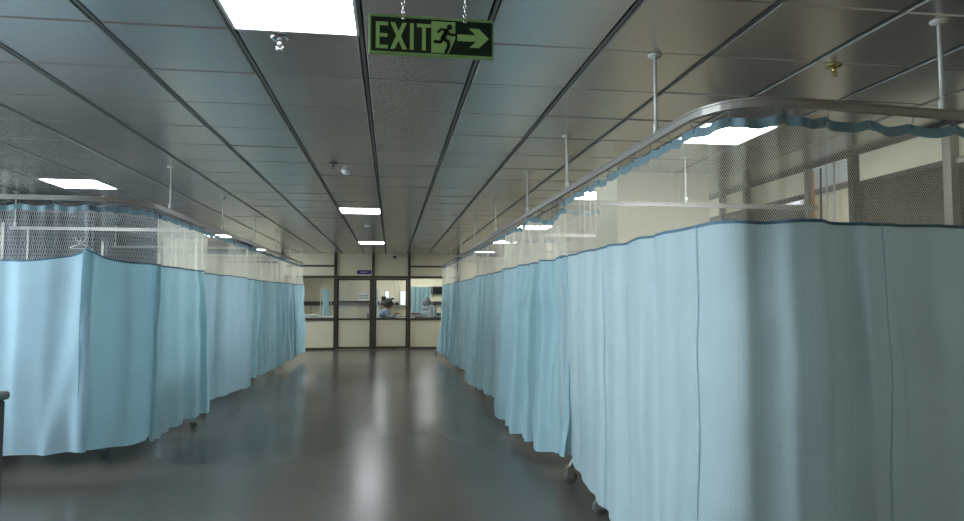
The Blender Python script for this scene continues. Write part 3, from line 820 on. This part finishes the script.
# blue curtains in the back room
def back_curtain(label, x0, x1, y, z0, z1, fab, seed):
    b = MB(); n = int((x1-x0)/.012)+4
    for r in range(9):
        z = z1+(z0-z1)*r/8
        for i in range(n+1):
            x = (x1-x0)*i/n; q = .03*sin(x*38+seed)+.012*nz(x*9, seed+z*.3); b.v.append((x, q, z)); b.uv[len(b.v)-1] = (x, z)
    for r in range(8):
        for i in range(n): a = r*(n+1)+i; b.f.append([a, a+1, a+n+2, a+n+1]); b.m.append(0)
    t = thing('ward_curtain', label, 'curtain', (x0, y, 0)); b.build('cloth', FAB[fab], t, smooth=True)
    b = MB(); b.tube([(-.06, 0, z1+.02), (x1-x0+.06, 0, z1+.02)], .011, 8); b.build('curtain_rod', M['rod'], t, smooth=True)
    for x in (-.06, x1-x0+.06):
        b = MB(); b.tube([(x, 0, .03), (x, 0, z1+.05)], .013, 8); b.box(x-.02, x+.02, -.2, .2, 0, .03, bev=.008); b.build('post', M['rod'], t)
back_curtain('wide sky blue screen curtain behind the two seated people', .74, 1.46, 24.2, .35, 1.88, 'blue', 1)
back_curtain('narrow blue screen curtain just left of the writing person', -.56, -.42, 20.9, .35, 1.74, 'blue', 2)
back_curtain('narrow pale blue screen curtain in the left glazed bay', -2.16, -1.96, 21.15, .3, 1.74, 'teal', 3)
# tube-like IV poles
for x, y, lb in ((.12, 23.0, 'thin drip stand farther left behind the writing person'), (.30, 23.65, 'middle thin drip stand behind the writing person'), (.52, 24.3, 'thin drip stand nearest the bright far window')):
    t = thing('drip_stand', lb, 'drip stand', (x, y, 0), group='drip stands in the back room')
    b = MB(); b.tube([(0,0,.08), (0,0,2.3)], .012, 8); b.tube([(-.1,0,2.26), (0,0,2.3), (.1,0,2.26)], .006, 6); b.build('stand_pole', M['rod'], t, smooth=True)
    b = MB()
    for k in range(5): a = 2*PI*k/5; b.tube([(0,0,.09), (.26*cos(a), .26*sin(a), .05)], .012, 6); b.ball((.26*cos(a), .26*sin(a), .027), .027, 8, 6)
    b.build('stand_base', M['chrome'], t, smooth=True)
# counter with sink behind the left bay
t = thing('sink_counter', 'pale counter with a washbasin behind the left glazed bay', 'counter', (-2.9, 20.4, 0))
b = MB(); b.box(0, 1.2, 0, .55, 0, .86, bev=.005); b.build('cupboard', M['desk'], t)
b = MB(); b.box(-.02, 1.22, -.02, .57, .86, .90, bev=.008); b.build('worktop', M['white'], t)
b = MB(); b.lathe([(.02,.01),(.16,.02),(.20,.06),(.21,.07),(.20,.075),(.14,.03),(.02,.022)], (.42, .27, .89), 20); b.build('basin', M['ceramic'], t, smooth=True)
t2 = thing('basin_tap', 'tall dark swan-neck tap standing on the sink counter in the left bay', 'tap', (-2.48, 20.86, .901))
b = MB(); b.tube([(0,0,0), (0,0,.26), (0,-.03,.30), (0,-.09,.31), (0,-.13,.28), (0,-.13,.25)], .012, 8); b.build('spout', M['hook'], t2, smooth=True)
b = MB(); b.tube([(-.06,0,.05), (.06,0,.05)], .009, 8); b.ball((-.07,0,.05), .018); b.ball((.07,0,.05), .018); b.build('tap_lever', M['chrome'], t2, smooth=True)
# desk
t = thing('writing_desk', 'long grey desk at which the two people sit, behind the glass', 'desk', (-.10, 20.0, 0))
b = MB(); b.box(0, 1.08, 0, .7, .90, .93, bev=.008); b.build('desk_top', M['desk'], t)
for x in (.05, 1.03):
    for y in (.05, .65): b = MB(); b.box(x-.025, x+.025, y-.025, y+.025, 0, .90); b.build('leg', M['alu'], t)
t = tag(MB().build('x', M['paper']), None); bpy.data.objects.remove(t)
b = MB(); b.box(-.16, .16, -.11, .11, 0, .014); b.box(-.155, -.002, -.105, .105, .014, .02); o = b.build('open_register', M['paper'], loc=(.30, 20.25, .9305)); tag(o, 'open white register under the hands of the writing person', 'book')
t = thing('ledge_table', 'narrow pale ledge table behind the right glazed bay, with a bottle on it', 'table', (1.15, 19.3, 0))
b = MB(); b.box(0, .6, 0, .3, .90, .93, bev=.006); b.build('table_top', M['desk'], t)
for x in (.04, .56):
    for y in (.04, .26): b = MB(); b.box(x-.02, x+.02, y-.02, y+.02, 0, .90); b.build('leg', M['alu'], t)
t = thing('water_bottle', 'pale plastic bottle on the narrow ledge table in the right glazed bay', 'bottle', (1.31, 19.45, .9305))
b = MB(); b.lathe([(.05,0),(.055,.02),(.055,.20),(.05,.24),(.018,.28),(.018,.30)], (0,0,0), 16); b.build('bottle_body', M['water_bottle'], t, smooth=True)
b = MB(); b.lathe([(.022,.295),(.022,.33)], (0,0,0), 12); b.build('cap', M['trouser'], t, smooth=True)
t = thing('wall_monitor', 'small black monitor high on the rear wall at the right', 'monitor', (1.75, YF2-.04, 1.62))
b = MB(); b.box(-.23, .23, -.05, -.01, 0, .30, bev=.01); b.build('casing', M['black'], t)
b = MB(); b.box(-.20, .20, -.053, -.05, .03, .27); b.build('screen', M['screen'], t)
b = MB(); b.box(-.05, .05, -.01, .04, .1, .2); b.build('bracket', M['alu'], t)
t = thing('equipment_shelf', 'wall shelf of small dark instruments behind the writing person', 'shelf', (-.1, YF2-.5, 1.30))
b = MB(); b.box(-.35, .45, 0, .38, 0, .03, bev=.004); b.build('shelf_board', M['desk'], t)
for x in (-.3, .4): b = MB(); b.box(x-.015, x+.015, .02, .38, -.2, 0); b.build('shelf_bracket', M['alu'], t)
for k, (x, w, h, m, lb) in enumerate(((-.22, .09, .20, 'black', 'black instrument box at the left end of the rear wall shelf'), (-.05, .07, .14, 'brass', 'brown instrument box in the middle of the rear wall shelf'), (.12, .10, .17, 'white', 'white instrument box at the right end of the rear wall shelf'))):
    t = thing('instrument_box', lb, 'instrument', (-.1+x+.05, YF2-.32, 1.331))
    b = MB(); b.box(-w, w, -.08, .08, 0, h, bev=.01); b.build('box_body', M[m], t)
    b = MB(); b.box(-w*.7, w*.7, -.083, -.08, h*.45, h*.85); b.build('display', M['screen'], t)
    b = MB(); b.lathe([(.012,-.095),(.012,-.08)], (0,0,h*.22), 10, 'y'); b.build('knob', M['alu'], t)

# --- seated people (each body one remeshed surface)
def capsule(b, p, q, r0, r1, k=5):
    p, q = Vector(p), Vector(q)
    b.ball(p, r0, 12, 8); b.ball(q, r1, 12, 8)
    b.tube([p.lerp(q, i/k) for i in range(k+1)], [r0+(r1-r0)*i/k for i in range(k+1)], 12)
def limbs(b, pts, rs):
    for i in range(len(pts)-1): capsule(b, pts[i], pts[i+1], rs[i], rs[i+1], 3)
def remesh(o, vox, it=6):
    m = o.modifiers.new('r', 'REMESH'); m.mode = 'VOXEL'; m.voxel_size = vox; m.use_smooth_shade = True
    s_ = o.modifiers.new('s', 'SMOOTH'); s_.factor = .5; s_.iterations = it
def person(label, loc, rz, top_m, hair_kind, lean, headpitch):
    """sits facing +x in its own frame"""
    t = thing('person', label, 'person', loc, rz); t.scale = (1.12, 1.12, 1.12)
    hip = Vector((0, 0, .52)); chest = hip+Vector((.36*sin(lean), 0, .36*cos(lean))); neck = hip+Vector((.50*sin(lean), 0, .50*cos(lean)))
    head = neck+Vector((.05+.07*sin(headpitch), 0, .17))
    b = MB()
    b.ball(hip, (.13, .17, .12)); b.ball(hip.lerp(chest, .5), (.11, .145, .16)); b.ball(chest, (.12, .175, .15)); capsule(b, hip, chest, .12, .12)
    capsule(b, neck-Vector((.01,0,.03)), head-Vector((.01,0,.05)), .055, .05)
    b.ball(head, (.092, .074, .112), 20, 14); b.ball(head+Vector((.035, 0, -.065)), (.05, .05, .045))
    b.ball(head+Vector((.098, 0, -.012)), (.018, .013, .024)); b.ball(head+Vector((.082, 0, -.058)), (.012, .024, .007)); b.ball(head+Vector((.084, 0, -.07)), (.012, .022, .007))
    for s_ in (-1, 1):
        b.ball(head+Vector((.0, s_*.076, -.01)), (.018, .012, .03))
        b.ball(head+Vector((.080, s_*.032, .028)), (.012, .022, .008))
        sh = neck+Vector((-.01, s_*.17, -.05)); el = sh+Vector((.13, s_*.06, -.25)); wr = Vector((.44, s_*.13, .885))
        limbs(b, [neck+Vector((-.01, s_*.05, -.03)), sh, el, wr], [.06, .058, .042, .028])
        pm = wr+Vector((.07, -s_*.015, -.006)); capsule(b, wr, pm, .028, .032)
        for f_ in range(4):
            a0 = pm+Vector((.025, (f_-1.5)*.019, 0)); L_ = (.062, .072, .068, .052)[f_]
            limbs(b, [a0, a0+Vector((L_*.5, 0, -.004)), a0+Vector((L_*.85, 0, -.018)), a0+Vector((L_*.95, 0, -.032))], [.0095, .009, .008, .007])
        th = wr+Vector((.03, -s_*.03, -.002)); limbs(b, [th, th+Vector((.03, -s_*.022, -.006)), th+Vector((.06, -s_*.026, -.014))], [.012, .010, .008])
        limbs(b, [hip+Vector((0, s_*.09, -.02)), Vector((.42, s_*.11, .50)), Vector((.40, s_*.11, .09))], [.09, .062, .042])
        capsule(b, (.39, s_*.11, .045), (.55, s_*.12, .03), .04, .032)
    body = b.build('body', M['skin'], t); remesh(body, .009, 3)
    b = MB()
    b.ball(hip+Vector((0,0,.0)), (.15, .19, .13)); b.ball(hip.lerp(chest, .5), (.13, .165, .17)); b.ball(chest, (.14, .195, .16)); b.ball(neck-Vector((0,0,.05)), (.10, .13, .05))
    for s_ in (-1, 1):
        sh = neck+Vector((-.01, s_*.17, -.05)); el = sh+Vector((.13, s_*.06, -.25)); wr = Vector((.44, s_*.13, .885))
        limbs(b, [neck+Vector((-.01, s_*.05, -.04)), sh, el, el.lerp(wr, .75)], [.075, .075, .060, .05])
    c_ = b.build('top', top_m, t); remesh(c_, .013, 5)
    b = MB(); b.ball(hip+Vector((0,0,-.02)), (.16, .195, .12))
    for s_ in (-1, 1): limbs(b, [hip+Vector((0, s_*.09, -.02)), Vector((.42, s_*.11, .50)), Vector((.40, s_*.11, .13))], [.105, .078, .062])
    c_ = b.build('trousers', M['trouser'], t); remesh(c_, .014, 4)
    for s_ in (-1, 1):
        b = MB(); b.ball(head+Vector((.083, s_*.030, .010)), (.010, .014, .009), 10, 7); b.build('eye', M['screen'], t, smooth=True)
        b = MB(); capsule(b, (.38, s_*.11, .05), (.56, s_*.12, .035), .05, .04); c_ = b.build('shoe', M['black'], t); remesh(c_, .01, 3)
    b = MB()
    if hair_kind == 'hair':
        b.ball(head+Vector((-.018, 0, .025)), (.113, .100, .120), 20, 14); b.ball(head+Vector((-.11, 0, -.03)), (.07, .07, .07)); b.ball(head+Vector((-.06, 0, -.06)), (.05, .07, .06))
        c_ = b.build('hair', M['hair'], t)
    else:
        b.ball(head+Vector((-.022, 0, .02)), (.114, .106, .126), 20, 14); b.ball(head+Vector((-.03, 0, -.10)), (.085, .095, .07)); b.ball(head+Vector((-.03, 0, -.16)), (.12, .16, .06))
        c_ = b.build('head_scarf', M['pale_cloth'], t)
    remesh(c_, .010, 4)
    return t
person('person in grey-blue top with tied black hair, bent over the desk writing', (-.34, 20.35, .0), -.10, M['scrub'], 'hair', .36, .5)
person('person in pale head scarf sitting at the right end of the desk', (1.22, 20.55, .0), PI+.5, M['pale_cloth'], 'scarf', .12, .2)
def office_chair(label, x, y, rz):
    t = thing('desk_chair', label, 'chair', (x, y, 0), rz)
    b = MB(); b.box(-.22, .24, -.23, .23, .38, .43, bev=.02); b.build('seat', M['chair'], t)
    b = MB(); b.box(-.29, -.24, -.22, .22, .50, 1.0, bev=.02); b.build('backrest', M['chair'], t)
    b = MB(); b.tube([(-.1,0,.37), (-.27,0,.40), (-.295,0,.55)], .02, 8); b.tube([(0,0,.38), (0,0,.12)], .025, 10); b.build('column', M['chrome'], t, smooth=True)
    for k in range(5):
        a = 2*PI*k/5; b = MB(); b.tube([(0,0,.12), (.25*cos(a), .25*sin(a), .07)], .018, 8); q = b.build('leg', M['black'], t, smooth=True)
        b = MB(); b.ball((.25*cos(a), .25*sin(a), .03), .03, 10, 7); b.build('castor', M['rubber'], q, smooth=True)
office_chair('grey desk chair under the person who is writing', -.42, 20.35, -.12)
office_chair('grey desk chair under the person in the head scarf', 1.24, 20.56, PI+.5)

# ------------------------------------------------------------------ light
w = bpy.data.worlds.new('world'); S.world = w; w.use_nodes = True
bg = w.node_tree.nodes['Background']; bg.inputs[0].default_value = (.62, .77, 1.0, 1); bg.inputs[1].default_value = 11
for k, (y0, y1) in enumerate(WINS):
    l = bpy.data.lights.new('daylight', 'AREA'); l.shape = 'RECTANGLE'; l.size = 1.6; l.size_y = y1-y0
    l.energy = 170*(y1-y0)/1.3; l.color = (.84, .92, 1.0)
    o = bpy.data.objects.new('daylight', l); COL.objects.link(o)
    o.location = (XL-.12, (y0+y1)/2, 1.75); o.rotation_euler = (0, -PI/2, 0)
S.view_settings.view_transform = 'Standard'; S.view_settings.look = 'None'; S.view_settings.exposure = 0
S.cycles.transparent_max_bounces = 32
S.cycles.sample_clamp_indirect = 4; S.cycles.max_bounces = 10; S.cycles.diffuse_bounces = 4
